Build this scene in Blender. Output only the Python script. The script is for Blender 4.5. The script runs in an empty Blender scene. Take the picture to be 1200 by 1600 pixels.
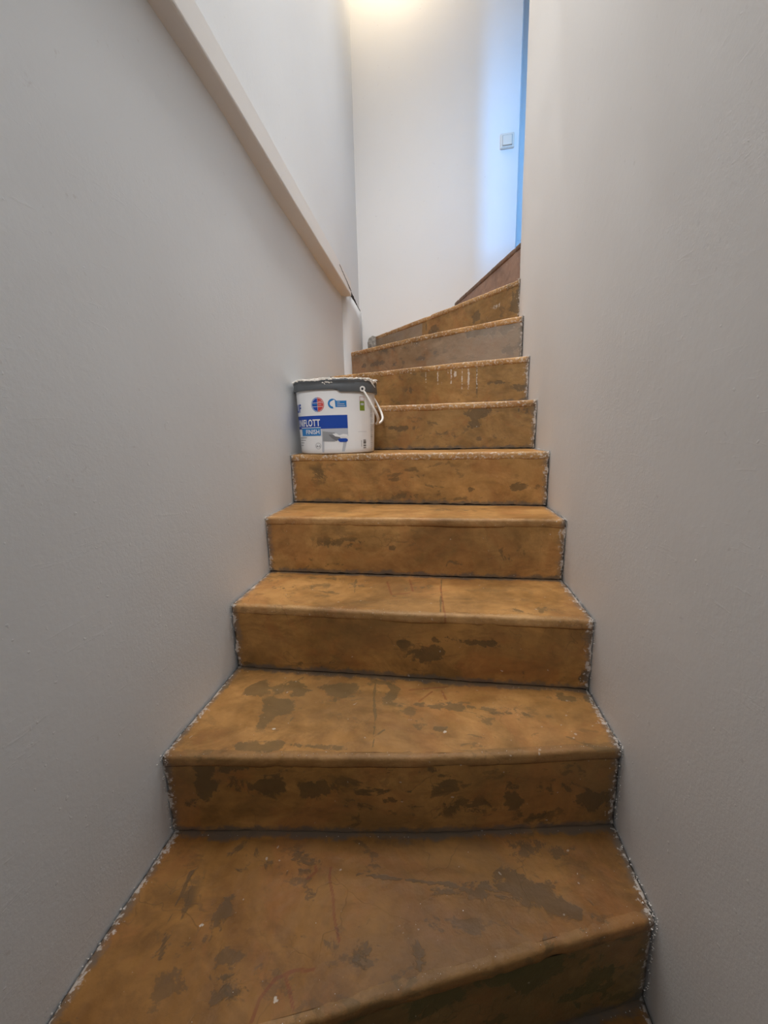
import bpy, bmesh, math, random
import numpy as np
from mathutils import Vector, Matrix, noise

C = bpy.context.scene.collection
scn = bpy.context.scene
random.seed(7)

# ------------------------------------------------------------------ camera
EYE = 1.152
PITCH, YAW, ROLL, FPX = 0.190228, 0.135459, -0.023648, 643.07
cam_d = bpy.data.cameras.new('camera')
cam = bpy.data.objects.new('camera', cam_d)
C.objects.link(cam)
cam_d.sensor_fit = 'AUTO'
cam_d.sensor_width = 36.0
cam_d.lens = FPX / 1600.0 * 36.0
cam_d.clip_start = 0.02
_r = Vector((math.cos(YAW), math.sin(YAW), 0))
_fh = Vector((-math.sin(YAW), math.cos(YAW), 0))
_f = _fh * math.cos(PITCH) - Vector((0, 0, 1)) * math.sin(PITCH)
_u = _fh * math.sin(PITCH) + Vector((0, 0, 1)) * math.cos(PITCH)
_r2 = _r * math.cos(ROLL) + _u * math.sin(ROLL)
_u2 = _u * math.cos(ROLL) - _r * math.sin(ROLL)
M = Matrix((_r2, _u2, -_f)).transposed().to_4x4()
M.translation = Vector((0, 0, EYE))
cam.matrix_world = M
scn.camera = cam

# ------------------------------------------------------------------ world, lights, exposure
world = bpy.data.worlds.new('world')
scn.world = world
world.use_nodes = True
world.node_tree.nodes['Background'].inputs[0].default_value = (0.72, 0.84, 1.0, 1)
world.node_tree.nodes['Background'].inputs[1].default_value = 0.12
scn.view_settings.view_transform = 'Standard'
scn.view_settings.look = 'None'
scn.view_settings.gamma = 1.0
scn.view_settings.use_curve_mapping = False
scn.view_settings.exposure = 0.0


def area(name, loc, target, sx, sy, watts, col, spread=180):
    d = bpy.data.lights.new(name, 'AREA')
    d.shape = 'RECTANGLE'
    d.size, d.size_y = sx, sy
    d.energy = watts
    d.color = col
    d.spread = math.radians(spread)
    o = bpy.data.objects.new(name, d)
    C.objects.link(o)
    o.location = loc
    o.rotation_euler = (Vector(target) - Vector(loc)).to_track_quat('-Z', 'Y').to_euler()
    return o


# daylight through the window of the upper landing (behind the dividing wall)
area('landing_daylight', (1.04, 0.30, 2.90), (0.55, 2.9, 2.40), 0.20, 0.85, 54.0, (0.11, 0.44, 1.0))
# warm lamp over the winders (its own light stays with its builder below)
LAMP_POS = (-0.28, 2.74, 4.03)
LAMP_W = 7.0
# added soft fill panels below the ceiling, not lamps of the stairwell
area('winder_fill', (-0.09, 2.35, 4.12), (-0.10, 2.0, 0.0), 0.75, 0.4, 5.8, (1.0, 0.97, 0.94), 70)
area('stairwell_fill', (-0.09, 1.30, 4.12), (-0.10, 1.3, 0.0), 0.75, 0.5, 7.0, (0.98, 0.98, 0.99), 70)
area('lower_fill', (-0.09, 0.20, 4.12), (-0.09, 0.8, 0.0), 0.75, 1.0, 3.0, (0.90, 0.95, 1.0))
# added fill from behind the foot of the stairs, for risers and walls
area('rear_fill', (-0.09, -1.50, 3.35), (-0.09, 2.2, 1.60), 0.80, 0.9, 11.5, (0.99, 0.985, 0.99), 76)


# ------------------------------------------------------------------ helpers
def obj(name, verts, faces, mat, parent=None, smooth=True, loc=None):
    me = bpy.data.meshes.new(name)
    me.from_pydata([tuple(v) for v in verts], [], faces)
    me.update()
    if smooth:
        me.polygons.foreach_set('use_smooth', [True] * len(me.polygons))
    o = bpy.data.objects.new(name, me)
    C.objects.link(o)
    if mat:
        me.materials.append(mat)
    if parent:
        o.parent = parent
    if loc:
        o.location = loc
    return o


def fix_normals(o):
    bm = bmesh.new()
    bm.from_mesh(o.data)
    bmesh.ops.recalc_face_normals(bm, faces=bm.faces)
    bm.to_mesh(o.data)
    bm.free()


def sharpen(o, ang=0.7):
    bm = bmesh.new()
    bm.from_mesh(o.data)
    for e in bm.edges:
        if len(e.link_faces) == 2 and e.calc_face_angle(0) > ang:
            e.smooth = False
    bm.to_mesh(o.data)
    bm.free()


def empty(name, loc=(0, 0, 0)):
    o = bpy.data.objects.new(name, None)
    C.objects.link(o)
    o.location = loc
    return o


def tag(o, label=None, cat=None, kind=None):
    if label:
        o['label'] = label
    if cat:
        o['category'] = cat
    if kind:
        o['kind'] = kind
    return o


def resample(pts, step=None, n=None):
    """points along a polyline at equal arc length"""
    P = np.array(pts, float)
    d = np.concatenate([[0], np.cumsum(np.hypot(*(np.diff(P, axis=0).T[:2])))])
    if n is None:
        n = max(2, int(round(d[-1] / step)) + 1)
    s = np.linspace(0, d[-1], n)
    return np.stack([np.interp(s, d, P[:, i]) for i in range(P.shape[1])], axis=1)


def fbm(x, y, z, o=3):
    return noise.fractal(Vector((x, y, z)), 1.0, 2.0, o)


# ------------------------------------------------------------------ materials
def new_mat(name):
    m = bpy.data.materials.new(name)
    m.use_nodes = True
    nt = m.node_tree
    nt.nodes.clear()
    out = nt.nodes.new('ShaderNodeOutputMaterial')
    b = nt.nodes.new('ShaderNodeBsdfPrincipled')
    nt.links.new(b.outputs[0], out.inputs[0])
    return m, nt, b


def N(nt, t, **kw):
    n = nt.nodes.new('ShaderNode' + t)
    for k, v in kw.items():
        if k.startswith('in_'):
            n.inputs[k[3:].replace('_', ' ')].default_value = v
        else:
            setattr(n, k, v)
    return n


def nz(nt, co, scale, detail=4, rough=0.55, dist=0.0, vec_scale=None):
    n = N(nt, 'TexNoise')
    n.inputs['Scale'].default_value = scale
    n.inputs['Detail'].default_value = detail
    n.inputs['Roughness'].default_value = rough
    n.inputs['Distortion'].default_value = dist
    src = co
    if vec_scale:
        mp = N(nt, 'Mapping')
        mp.inputs['Scale'].default_value = vec_scale
        nt.links.new(co, mp.inputs['Vector'])
        src = mp.outputs[0]
    nt.links.new(src, n.inputs['Vector'])
    return n.outputs['Fac']


def ramp(nt, fac, a, b, c0=(0, 0, 0, 1), c1=(1, 1, 1, 1)):
    r = N(nt, 'ValToRGB')
    r.color_ramp.elements[0].position = a
    r.color_ramp.elements[1].position = b
    r.color_ramp.elements[0].color = c0
    r.color_ramp.elements[1].color = c1
    nt.links.new(fac, r.inputs[0])
    return r.outputs[0]


def mix(nt, fac, a, b, mode='MIX'):
    m = N(nt, 'Mix', data_type='RGBA', blend_type=mode)
    for sock, v in ((m.inputs[0], fac), (m.inputs[6], a), (m.inputs[7], b)):
        if isinstance(v, (int, float)):
            sock.default_value = v
        elif isinstance(v, tuple):
            sock.default_value = v
        else:
            nt.links.new(v, sock)
    return m.outputs[2]


def mth(nt, op, a, b=0.0, clamp=False):
    m = N(nt, 'Math', operation=op, use_clamp=clamp)
    for i, v in enumerate((a, b)):
        if isinstance(v, (int, float)):
            m.inputs[i].default_value = v
        else:
            nt.links.new(v, m.inputs[i])
    return m.outputs[0]


def plaster(name, col, bump=0.35, coarse=0.6):
    m, nt, b = new_mat(name)
    co = N(nt, 'TexCoord').outputs['Object']
    big = nz(nt, co, 1.7, 3)
    c = mix(nt, ramp(nt, big, 0.3, 0.7), tuple(x * 0.965 for x in col) + (1,), tuple(col) + (1,))
    spk = nz(nt, co, 60, 2)
    c = mix(nt, mth(nt, 'MULTIPLY', ramp(nt, spk, 0.72, 0.78), 0.25), c, (0.45, 0.42, 0.40, 1))
    nt.links.new(c, b.inputs['Base Color'])
    b.inputs['Roughness'].default_value = 0.62
    b.inputs['Specular IOR Level'].default_value = 0.3
    fine = nz(nt, co, 210, 3, 0.6)
    med = nz(nt, co, 38, 4, 0.55)
    patchy = ramp(nt, nz(nt, co, 2.6, 2), 0.40, 0.62)
    h = mth(nt, 'ADD', mth(nt, 'MULTIPLY', mth(nt, 'MULTIPLY', fine, patchy), 0.0011), mth(nt, 'MULTIPLY', med, 0.0016))
    crumbs = ramp(nt, nz(nt, co, 95, 1), 0.74, 0.80)
    h = mth(nt, 'ADD', h, mth(nt, 'MULTIPLY', crumbs, 0.0008))
    scr = ramp(nt, nz(nt, co, 14, 5, 0.7, 0.6, (1, 1, 5)), 0.60, 0.66)
    h = mth(nt, 'ADD', h, mth(nt, 'MULTIPLY', scr, 0.0004 * coarse))
    bp = N(nt, 'Bump')
    bp.inputs['Strength'].default_value = bump
    bp.inputs['Distance'].default_value = 1.0
    nt.links.new(h, bp.inputs['Height'])
    nt.links.new(bp.outputs[0], b.inputs['Normal'])
    return m


def stair_mat(name, base, light, dark, blotch=1.0, rough=0.48, bumpy=1.0):
    """worn, stained concrete; masks baked per vertex: stain R dark patch, G white, B red pencil, A grey; edge = metres to the rim"""
    m, nt, b = new_mat(name)
    co = N(nt, 'TexCoord').outputs['Object']
    at = N(nt, 'Attribute', attribute_name='stain')
    sep = N(nt, 'SeparateColor')
    nt.links.new(at.outputs['Color'], sep.inputs[0])
    edge = N(nt, 'Attribute', attribute_name='edge').outputs['Fac']
    joint = N(nt, 'Attribute', attribute_name='joint').outputs['Fac']
    n1 = nz(nt, co, 6.5, 5, 0.6, 0.5)
    n2 = nz(nt, co, 3.2, 5, 0.66, 1.0, (1, 1.3, 1.7))
    n3 = nz(nt, co, 32, 6, 0.65)
    n4 = nz(nt, co, 130, 3, 0.6)
    c = mix(nt, ramp(nt, n1, 0.36, 0.66), base + (1,), light + (1,))
    c = mix(nt, mth(nt, 'MULTIPLY', ramp(nt, n2, 0.47, 0.66), 0.75), c, tuple(v * 0.62 for v in base) + (1,))
    c = mix(nt, mth(nt, 'MULTIPLY', ramp(nt, n3, 0.38, 0.7), 0.28), c, tuple(min(1, v * 1.35) for v in light) + (1,))
    # soft wiped streaks
    st = nz(nt, co, 7, 6, 0.66, 0.8, (1, 1.9, 2.6))
    c = mix(nt, mth(nt, 'MULTIPLY', ramp(nt, st, 0.50, 0.66), 0.45 * blotch), c, tuple(v * 0.58 for v in base) + (1,))
    st2 = nz(nt, co, 4.5, 6, 0.68, 1.0, (1, 1.5, 2.0))
    c = mix(nt, mth(nt, 'MULTIPLY', ramp(nt, st2, 0.54, 0.64), 0.40 * blotch), c, tuple(min(1, v * 1.3) for v in light) + (1,))
    red = nz(nt, co, 5.5, 6, 0.7, 0.6)
    c = mix(nt, mth(nt, 'MULTIPLY', ramp(nt, red, 0.50, 0.60), 0.30 * blotch), c, (0.30, 0.105, 0.030, 1))
    grime = nz(nt, co, 2.1, 6, 0.7, 0.3)
    c = mix(nt, mth(nt, 'MULTIPLY', ramp(nt, grime, 0.50, 0.62), 0.42 * blotch), c, (0.135, 0.075, 0.028, 1))
    # crisp random dark flakes
    fl = nz(nt, co, 11, 6, 0.66, 0.4, (1, 1.6, 2.0))
    rare = ramp(nt, nz(nt, co, 3.0, 2), 0.42, 0.62)
    flm = mth(nt, 'MULTIPLY', ramp(nt, fl, 0.585, 0.61), rare)
    c = mix(nt, mth(nt, 'MULTIPLY', flm, 0.6 * blotch), c, dark + (1,))
    # placed patches with ragged crisp rims
    rag = mth(nt, 'ADD', mth(nt, 'MULTIPLY', mth(nt, 'SUBTRACT', nz(nt, co, 15, 6, 0.68, 0.5), 0.5), 3.4), mth(nt, 'MULTIPLY', mth(nt, 'SUBTRACT', nz(nt, co, 55, 4, 0.65), 0.5), 0.9))
    pm = ramp(nt, mth(nt, 'ADD', sep.outputs[0], rag), 0.42, 0.56)
    has = ramp(nt, sep.outputs[0], 0.03, 0.25)
    pm = mth(nt, 'MULTIPLY', pm, has)
    c = mix(nt, mth(nt, 'MULTIPLY', pm, mth(nt, 'ADD', 0.45, mth(nt, 'MULTIPLY', n3, 0.5))), c, dark + (1,))
    # grey cement film
    gm = mth(nt, 'MULTIPLY', at.outputs['Alpha'], ramp(nt, mth(nt, 'ADD', n1, mth(nt, 'MULTIPLY', at.outputs['Alpha'], 0.3)), 0.35, 0.75))
    c = mix(nt, mth(nt, 'MULTIPLY', gm, 0.75), c, (0.27, 0.225, 0.18, 1))
    # cement rim along the joints
    e1 = mth(nt, 'ADD', edge, mth(nt, 'MULTIPLY', mth(nt, 'SUBTRACT', n3, 0.5), 0.05))
    rim = ramp(nt, e1, 0.004, 0.022, (1, 1, 1, 1), (0, 0, 0, 1))
    c = mix(nt, mth(nt, 'MULTIPLY', rim, 0.75), c, (0.11, 0.10, 0.088, 1))
    j1 = mth(nt, 'ADD', joint, mth(nt, 'MULTIPLY', mth(nt, 'SUBTRACT', n3, 0.5), 0.045))
    jm = ramp(nt, j1, 0.003, 0.012, (1, 1, 1, 1), (0, 0, 0, 1))
    c = mix(nt, mth(nt, 'MULTIPLY', jm, 0.7), c, (0.085, 0.08, 0.07, 1))
    # plaster dust on the rim
    e2 = ramp(nt, mth(nt, 'ADD', mth(nt, 'ADD', n4, mth(nt, 'MULTIPLY', n3, 0.8)), mth(nt, 'MULTIPLY', edge, -16.0)), 0.72, 0.84)
    c = mix(nt, mth(nt, 'MULTIPLY', e2, 0.62), c, (0.62, 0.57, 0.52, 1))
    # white specks and drips
    sp = ramp(nt, nz(nt, co, 75, 1), 0.775, 0.79)
    wm = mth(nt, 'ADD', ramp(nt, mth(nt, 'ADD', sep.outputs[1], mth(nt, 'MULTIPLY', mth(nt, 'SUBTRACT', n4, 0.5), 1.3)), 0.46, 0.62), mth(nt, 'MULTIPLY', sp, 0.5), True)
    c = mix(nt, mth(nt, 'MULTIPLY', wm, 0.62), c, (0.66, 0.60, 0.52, 1))
    # thin cracks / scratches
    vor = N(nt, 'TexVoronoi', feature='DISTANCE_TO_EDGE')
    vor.inputs['Scale'].default_value = 4.2
    wv = N(nt, 'Mapping')
    wv.inputs['Scale'].default_value = (1, 1.3, 1.1)
    nd = N(nt, 'TexNoise')
    nd.inputs['Scale'].default_value = 3.0
    nd.inputs['Detail'].default_value = 5
    nt.links.new(co, nd.inputs['Vector'])
    vadd = N(nt, 'VectorMath', operation='ADD')
    nt.links.new(co, vadd.inputs[0])
    nt.links.new(nd.outputs['Color'], vadd.inputs[1])
    nt.links.new(vadd.outputs[0], wv.inputs['Vector'])
    nt.links.new(wv.outputs[0], vor.inputs['Vector'])
    cr = mth(nt, 'MULTIPLY', ramp(nt, vor.outputs['Distance'], 0.004, 0.010, (1, 1, 1, 1), (0, 0, 0, 1)), ramp(nt, n1, 0.5, 0.62))
    c = mix(nt, mth(nt, 'MULTIPLY', cr, 0.35), c, dark + (1,))
    # red-brown pencil strokes
    c = mix(nt, mth(nt, 'MULTIPLY', ramp(nt, sep.outputs[2], 0.3, 0.6), mth(nt, 'ADD', mth(nt, 'MULTIPLY', n3, 0.7), 0.08)), c, (0.16, 0.025, 0.012, 1))
    nt.links.new(c, b.inputs['Base Color'])
    rr = mth(nt, 'ADD', mth(nt, 'MULTIPLY', n1, 0.25), rough - 0.1)
    nt.links.new(rr, b.inputs['Roughness'])
    b.inputs['Specular IOR Level'].default_value = 0.26
    h = mth(nt, 'ADD', mth(nt, 'MULTIPLY', n3, 0.0022 * bumpy), mth(nt, 'MULTIPLY', n4, 0.0006 * bumpy))
    h = mth(nt, 'SUBTRACT', h, mth(nt, 'MULTIPLY', pm, 0.0006))
    h = mth(nt, 'SUBTRACT', h, mth(nt, 'MULTIPLY', cr, 0.0005))
    bp = N(nt, 'Bump')
    bp.inputs['Strength'].default_value = 0.55
    bp.inputs['Distance'].default_value = 1.0
    nt.links.new(h, bp.inputs['Height'])
    nt.links.new(bp.outputs[0], b.inputs['Normal'])
    return m


def flat(name, col, rough=0.5, spec=0.4, vary=0.0, scale=30, metal=0.0):
    m, nt, b = new_mat(name)
    if vary:
        co = N(nt, 'TexCoord').outputs['Object']
        n = nz(nt, co, scale, 4)
        c = mix(nt, ramp(nt, n, 0.3, 0.7), tuple(v * (1 - vary) for v in col) + (1,), tuple(min(1, v * (1 + vary)) for v in col) + (1,))
        nt.links.new(c, b.inputs['Base Color'])
    else:
        b.inputs['Base Color'].default_value = tuple(col) + (1,)
    b.inputs['Roughness'].default_value = rough
    b.inputs['Specular IOR Level'].default_value = spec
    b.inputs['Metallic'].default_value = metal
    return m


MW_LEFT = plaster('plaster_left', (0.745, 0.77, 0.785))
MW_RIGHT = plaster('plaster_right', (0.765, 0.75, 0.73), 0.32)
MW_BACK = plaster('plaster_back', (0.80, 0.795, 0.785), 0.2, 0.3)
M_TRIM = plaster('painted_board', (0.80, 0.785, 0.76), 0.08, 0.2)
M_CEIL = plaster('ceiling_paint', (0.8, 0.79, 0.78), 0.2)
M_CORE = flat('dark_concrete', (0.075, 0.068, 0.058), 0.9, 0.2, 0.5, 60)
M_CRUMB = flat('plaster_crumb', (0.62, 0.58, 0.53), 0.9, 0.2, 0.35, 90)
M_GREYLUMP = flat('cement_lump', (0.30, 0.28, 0.25), 0.9, 0.2, 0.4, 60)
M_CRACK = flat('crack_dark', (0.025, 0.02, 0.017), 0.95, 0.1, 0.3, 80)

BASE, LIGHT, DARK = (0.305, 0.145, 0.038), (0.455, 0.236, 0.076), (0.125, 0.082, 0.034)
def darken(t, f): return tuple(v * f for v in t)


M_TREAD = stair_mat('worn_tread', BASE, LIGHT, DARK)
M_TREAD_1 = stair_mat('worn_tread_darker', darken(BASE, 0.95), darken(LIGHT, 0.95), DARK)  # lower treads: the same worn concrete in darker tones
M_TREAD_0 = stair_mat('worn_tread_darkest', (0.165, 0.070, 0.015), (0.265, 0.125, 0.031), (0.085, 0.052, 0.024))
M_NOSE = stair_mat('worn_nosing', (0.32, 0.162, 0.052), (0.46, 0.265, 0.105), (0.14, 0.09, 0.04), bumpy=2.2)
M_NOSE_LOW = stair_mat('worn_nosing_darker', (0.22, 0.108, 0.032), (0.33, 0.180, 0.066), (0.10, 0.07, 0.03), bumpy=2.2)  # darker tones for the lowest nosings
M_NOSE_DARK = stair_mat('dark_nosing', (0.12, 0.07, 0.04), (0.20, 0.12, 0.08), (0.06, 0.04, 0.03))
M_RISER = stair_mat('worn_riser', (0.30, 0.155, 0.046), (0.43, 0.230, 0.076), (0.100, 0.068, 0.030))
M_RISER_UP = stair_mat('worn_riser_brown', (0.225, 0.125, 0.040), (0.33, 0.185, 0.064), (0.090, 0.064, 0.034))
M_RISER_LOW = stair_mat('worn_riser_darker', (0.24, 0.118, 0.032), (0.36, 0.18, 0.052), (0.075, 0.050, 0.022), 1.3)  # darker tones and stronger blotches for the lower risers
M_RISER_GREY = stair_mat('greyed_riser', (0.24, 0.150, 0.085), (0.31, 0.21, 0.125), (0.10, 0.08, 0.06))
M_RISER_PINK = stair_mat('pinkish_riser', (0.25, 0.150, 0.105), (0.33, 0.205, 0.145), (0.17, 0.11, 0.08), 0.3)
M_RISER_GREEN = stair_mat('greenish_riser', (0.13, 0.092, 0.034), (0.20, 0.13, 0.050), (0.060, 0.064, 0.026))
STAINS = {'r0': [('D', 0.143, 0.323, 0.0872, 0.0399, 0.9), ('D', 0.256, 0.253, 0.0474, 0.0358, 0.8), ('D', 0.015, 0.322, 0.0587, 0.0254, 0.8),
        ('D', -0.112, 0.336, 0.0527, 0.012, 0.7)],
 'r1': [('D', -0.347, 0.466, 0.0555, 0.0254, 1.0), ('D', -0.242, 0.467, 0.0328, 0.0194, 1.0), ('D', -0.46, 0.476, 0.0177, 0.0358, 0.9),
        ('D', -0.497, 0.421, 0.0281, 0.0137, 0.7), ('D', -0.095, 0.439, 0.0304, 0.0135, 0.8), ('D', 0.145, 0.442, 0.0202, 0.0271, 0.7),
        ('D', 0.31, 0.423, 0.0404, 0.0212, 0.9), ('D', -0.019, 0.511, 0.0199, 0.0102, 0.8), ('D', -0.159, 0.425, 0.028, 0.0121, 0.6),
        ('D', 0.019, 0.422, 0.1141, 0.0212, 0.4), ('D', -0.356, 0.511, 0.1124, 0.0117, 0.6), ('D', 0.245, 0.454, 0.0251, 0.0149, 0.6),
        ('D', 0.223, 0.395, 0.0636, 0.0153, 0.5)],
 'r2': [('D', -0.017, 0.605, 0.0499, 0.0226, 1.0), ('D', 0.091, 0.648, 0.0479, 0.0084, 0.8), ('D', -0.088, 0.635, 0.0128, 0.0087, 0.9),
        ('D', 0.336, 0.573, 0.0282, 0.0166, 0.8), ('D', 0.022, 0.653, 0.076, 0.0101, 0.5), ('D', 0.202, 0.647, 0.0434, 0.0198, 0.4),
        ('D', 0.175, 0.578, 0.0589, 0.0204, 0.4), ('D', -0.51, 0.549, 0.022, 0.019, 0.6), ('D', -0.305, 0.562, 0.0852, 0.0184, 0.3)],
 'r3': [('D', -0.142, 0.809, 0.0117, 0.0081, 1.0), ('D', -0.285, 0.818, 0.1394, 0.0205, 0.3), ('D', 0.21, 0.789, 0.1062, 0.0311, 0.3),
        ('D', 0.027, 0.765, 0.1117, 0.012, 0.4), ('W', -0.53, 0.88, 0.017, 0.0062, 0.5)],
 'r4': [('D', 0.266, 0.962, 0.0282, 0.0107, 1.0), ('D', 0.008, 0.983, 0.0131, 0.0067, 1.0), ('D', 0.106, 0.954, 0.0106, 0.0066, 0.9),
        ('D', 0.284, 1.019, 0.0159, 0.0169, 0.6), ('D', -0.15, 0.929, 0.136, 0.0139, 0.3), ('D', -0.435, 1.01, 0.0495, 0.0379, 0.3)],
 'r5': [('D', 0.144, 1.219, 0.0428, 0.0217, 1.0), ('D', 0.128, 1.179, 0.0241, 0.022, 0.9), ('D', -0.172, 1.169, 0.0583, 0.0103, 0.9),
        ('D', 0.009, 1.137, 0.1238, 0.0201, 0.3), ('D', 0.317, 1.225, 0.0224, 0.014, 0.5)],
 'r6': [('D', 0.331, 1.32, 0.0372, 0.0151, 0.8), ('D', 0.246, 1.345, 0.0389, 0.0077, 0.6), ('D', -0.106, 1.339, 0.0589, 0.017, 0.4),
        ('D', -0.261, 1.379, 0.0256, 0.0117, 0.5), ('W', -0.007, 1.387, 0.0042, 0.0438, 1.0), ('W', 0.051, 1.393, 0.0041, 0.0538, 1.0),
        ('W', 0.068, 1.394, 0.0068, 0.016, 1.2), ('W', 0.097, 1.373, 0.0032, 0.0641, 1.0), ('W', 0.124, 1.376, 0.0053, 0.0583, 1.1),
        ('W', 0.158, 1.367, 0.0039, 0.0684, 0.9), ('W', -0.061, 1.391, 0.0035, 0.0612, 0.8), ('W', 0.037, 1.41, 0.0033, 0.0269, 0.9),
        ('W', 0.01, 1.358, 0.0028, 0.0219, 0.8), ('L', [(0.156, 1.437), (0.159, 1.288)])],
 'r7': [('D', 0.22, 1.59, 0.1127, 0.0268, 0.9), ('D', 0.31, 1.494, 0.0378, 0.021, 0.7), ('D', -0.341, 1.528, 0.0395, 0.0135, 1.0),
        ('D', -0.089, 1.512, 0.0264, 0.0093, 1.0), ('D', -0.432, 1.527, 0.0169, 0.0105, 1.0), ('D', -0.237, 1.509, 0.0111, 0.0065, 1.0),
        ('D', -0.021, 1.528, 0.0094, 0.009, 0.9), ('D', -0.261, 1.595, 0.1428, 0.026, 0.3), ('W', -0.021, 1.611, 0.0907, 0.0177, 0.5),
        ('W', -0.118, 1.585, 0.0334, 0.0185, 0.45)],
 'r8': [('D', -0.034, 1.716, 0.0287, 0.0203, 1.2), ('D', 0.183, 1.705, 0.014, 0.0238, 1.2), ('D', 0.335, 1.716, 0.0183, 0.0592, 0.8),
        ('D', 0.225, 1.675, 0.1007, 0.0233, 0.3), ('W', 0.262, 1.723, 0.03, 0.0141, 0.55), ('L', [(-0.079, 1.789), (-0.072, 1.711)])],
 't0': [('D', 0.129, 0.611, 0.067, 0.023, 0.9), ('D', 0.212, 0.683, 0.072, 0.018, 0.6), ('D', -0.368, 0.509, 0.017, 0.071, 0.6), ('D', -0.316, 0.424, 0.042, 0.031, 0.6),
        ('D', -0.122, 0.485, 0.017, 0.033, 0.6), ('D', 0.006, 0.586, 0.044, 0.008, 0.5), ('D', -0.438, 0.491, 0.015, 0.054, 0.5), ('D', -0.321, 0.61, 0.11, 0.024, 0.45),
        ('D', 0.229, 0.587, 0.053, 0.015, 0.5), ('D', -0.029, 0.488, 0.014, 0.022, 0.6), ('D', 0.193, 0.53, 0.039, 0.012, 0.5), ('W', -0.388, 0.492, 0.004, 0.003, 1.1),
        ('W', -0.231, 0.42, 0.004, 0.003, 1.1), ('W', -0.036, 0.529, 0.062, 0.034, 0.3),
        ('R', [(-0.255, 0.394), (-0.254, 0.418), (-0.24, 0.442), (-0.215, 0.455), (-0.186, 0.459)]), ('R', [(-0.227, 0.448), (-0.215, 0.433), (-0.202, 0.414)]),
        ('R', [(-0.196, 0.588), (-0.182, 0.56), (-0.173, 0.531), (-0.156, 0.498)]), ('R', [(-0.236, 0.583), (-0.223, 0.598), (-0.229, 0.607)]),
        ('R', [(-0.199, 0.606), (-0.196, 0.588)]), ('L', [(-0.426, 0.442), (-0.447, 0.49), (-0.455, 0.572)]), ('L', [(-0.145, 0.601), (0.017, 0.603), (0.083, 0.59)])],
 't1': [('D', -0.367, 0.789, 0.038, 0.04, 1.0), ('D', -0.441, 0.866, 0.022, 0.029, 1.0), ('D', -0.363, 0.881, 0.04, 0.032, 1.0), ('D', -0.239, 0.873, 0.041, 0.029, 1.0),
        ('D', -0.115, 0.885, 0.021, 0.029, 0.9), ('D', -0.363, 0.681, 0.077, 0.012, 0.8), ('D', -0.275, 0.695, 0.103, 0.007, 0.6), ('D', 0.021, 0.843, 0.115, 0.011, 0.8),
        ('D', -0.007, 0.77, 0.037, 0.009, 0.7), ('D', 0.328, 0.899, 0.049, 0.017, 0.8), ('D', 0.16, 0.831, 0.069, 0.008, 0.5), ('D', -0.534, 0.87, 0.032, 0.025, 0.4),
        ('W', -0.348, 0.735, 0.004, 0.003, 1.0), ('W', 0.013, 0.763, 0.004, 0.004, 1.0), ('R', [(-0.045, 0.855), (-0.016, 0.894)]),
        ('R', [(0.007, 0.901), (0.017, 0.868)]), ('R', [(-0.07, 0.894), (0.023, 0.918)]), ('L', [(-0.156, 0.928), (-0.151, 0.856), (-0.138, 0.791), (-0.129, 0.705)]),
        ('L', [(-0.114, 0.753), (-0.131, 0.733)])],
 't2': [('D', -0.175, 1.11, 0.165, 0.024, 0.4), ('D', 0.225, 0.987, 0.062, 0.029, 0.4), ('D', -0.437, 1.092, 0.076, 0.025, 0.4),
        ('R', [(-0.152, 1.148), (-0.128, 1.051), (-0.08, 1.069)]), ('R', [(0.004, 1.123), (0.014, 0.934)]), ('R', [(-0.087, 1.169), (-0.072, 1.083)]),
        ('L', [(0.008, 1.175), (0.003, 0.916)]), ('L', [(-0.248, 1.158), (-0.232, 1.058)])],
 't3': [('D', 0.029, 1.33, 0.122, 0.022, 0.4)]}

# ------------------------------------------------------------------ the shell
def shell(name, profile, z0, z1, mat, step=0.045, zstep=0.06, amp=0.0022, closed=True, seed=0.0, dent=None):
    """a vertical slab: a closed plan outline extruded upward, its plaster slightly uneven"""
    P = list(profile) + ([profile[0]] if closed else [])
    out = []
    for a, b in zip(P[:-1], P[1:]):
        a, b = np.array(a, float), np.array(b, float)
        n = max(1, int(np.hypot(*(b - a)) / step))
        out += [tuple(a + (b - a) * i / n) for i in range(n)]
    n = len(out)
    nzr = int((z1 - z0) / zstep) + 1
    V, F = [], []
    for j in range(nzr + 1):
        z = z0 + (z1 - z0) * j / nzr
        for i in range(n):
            p0, p1 = out[i - 1], out[(i + 1) % n]
            t = Vector((p1[0] - p0[0], p1[1] - p0[1], 0))
            nn = Vector((t.y, -t.x, 0)).normalized() if t.length > 1e-6 else Vector((0, 0, 0))
            x, y = out[i]
            d = amp * (fbm(x * 2.6 + seed, y * 2.6, z * 1.5, 3)) + amp * 0.35 * fbm(x * 11, y * 11 + seed, z * 8, 2)
            if dent:
                d += dent(x, y, z)
            V.append((x + nn.x * d, y + nn.y * d, z))
    for j in range(nzr):
        for i in range(n):
            k = (i + 1) % n
            F.append((j * n + i, j * n + k, (j + 1) * n + k, (j + 1) * n + i))
    F.append(tuple(reversed(range(n))))
    F.append(tuple(nzr * n + i for i in range(n)))
    o = obj(name, V, F, mat)
    fix_normals(o)
    sharpen(o)
    tag(o, kind='structure')
    return o


TOP = 4.15
LX = [(-0.541, -1.60), (-0.541, 1.15), (-0.547, 1.35), (-0.553, 1.50), (-0.554, 2.20), (-0.548, 2.50), (-0.545, 3.02)]
shell('wall_left', LX + [(-0.66, 3.02), (-0.66, -1.60)], 0, TOP, MW_LEFT, seed=3.1)


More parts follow.
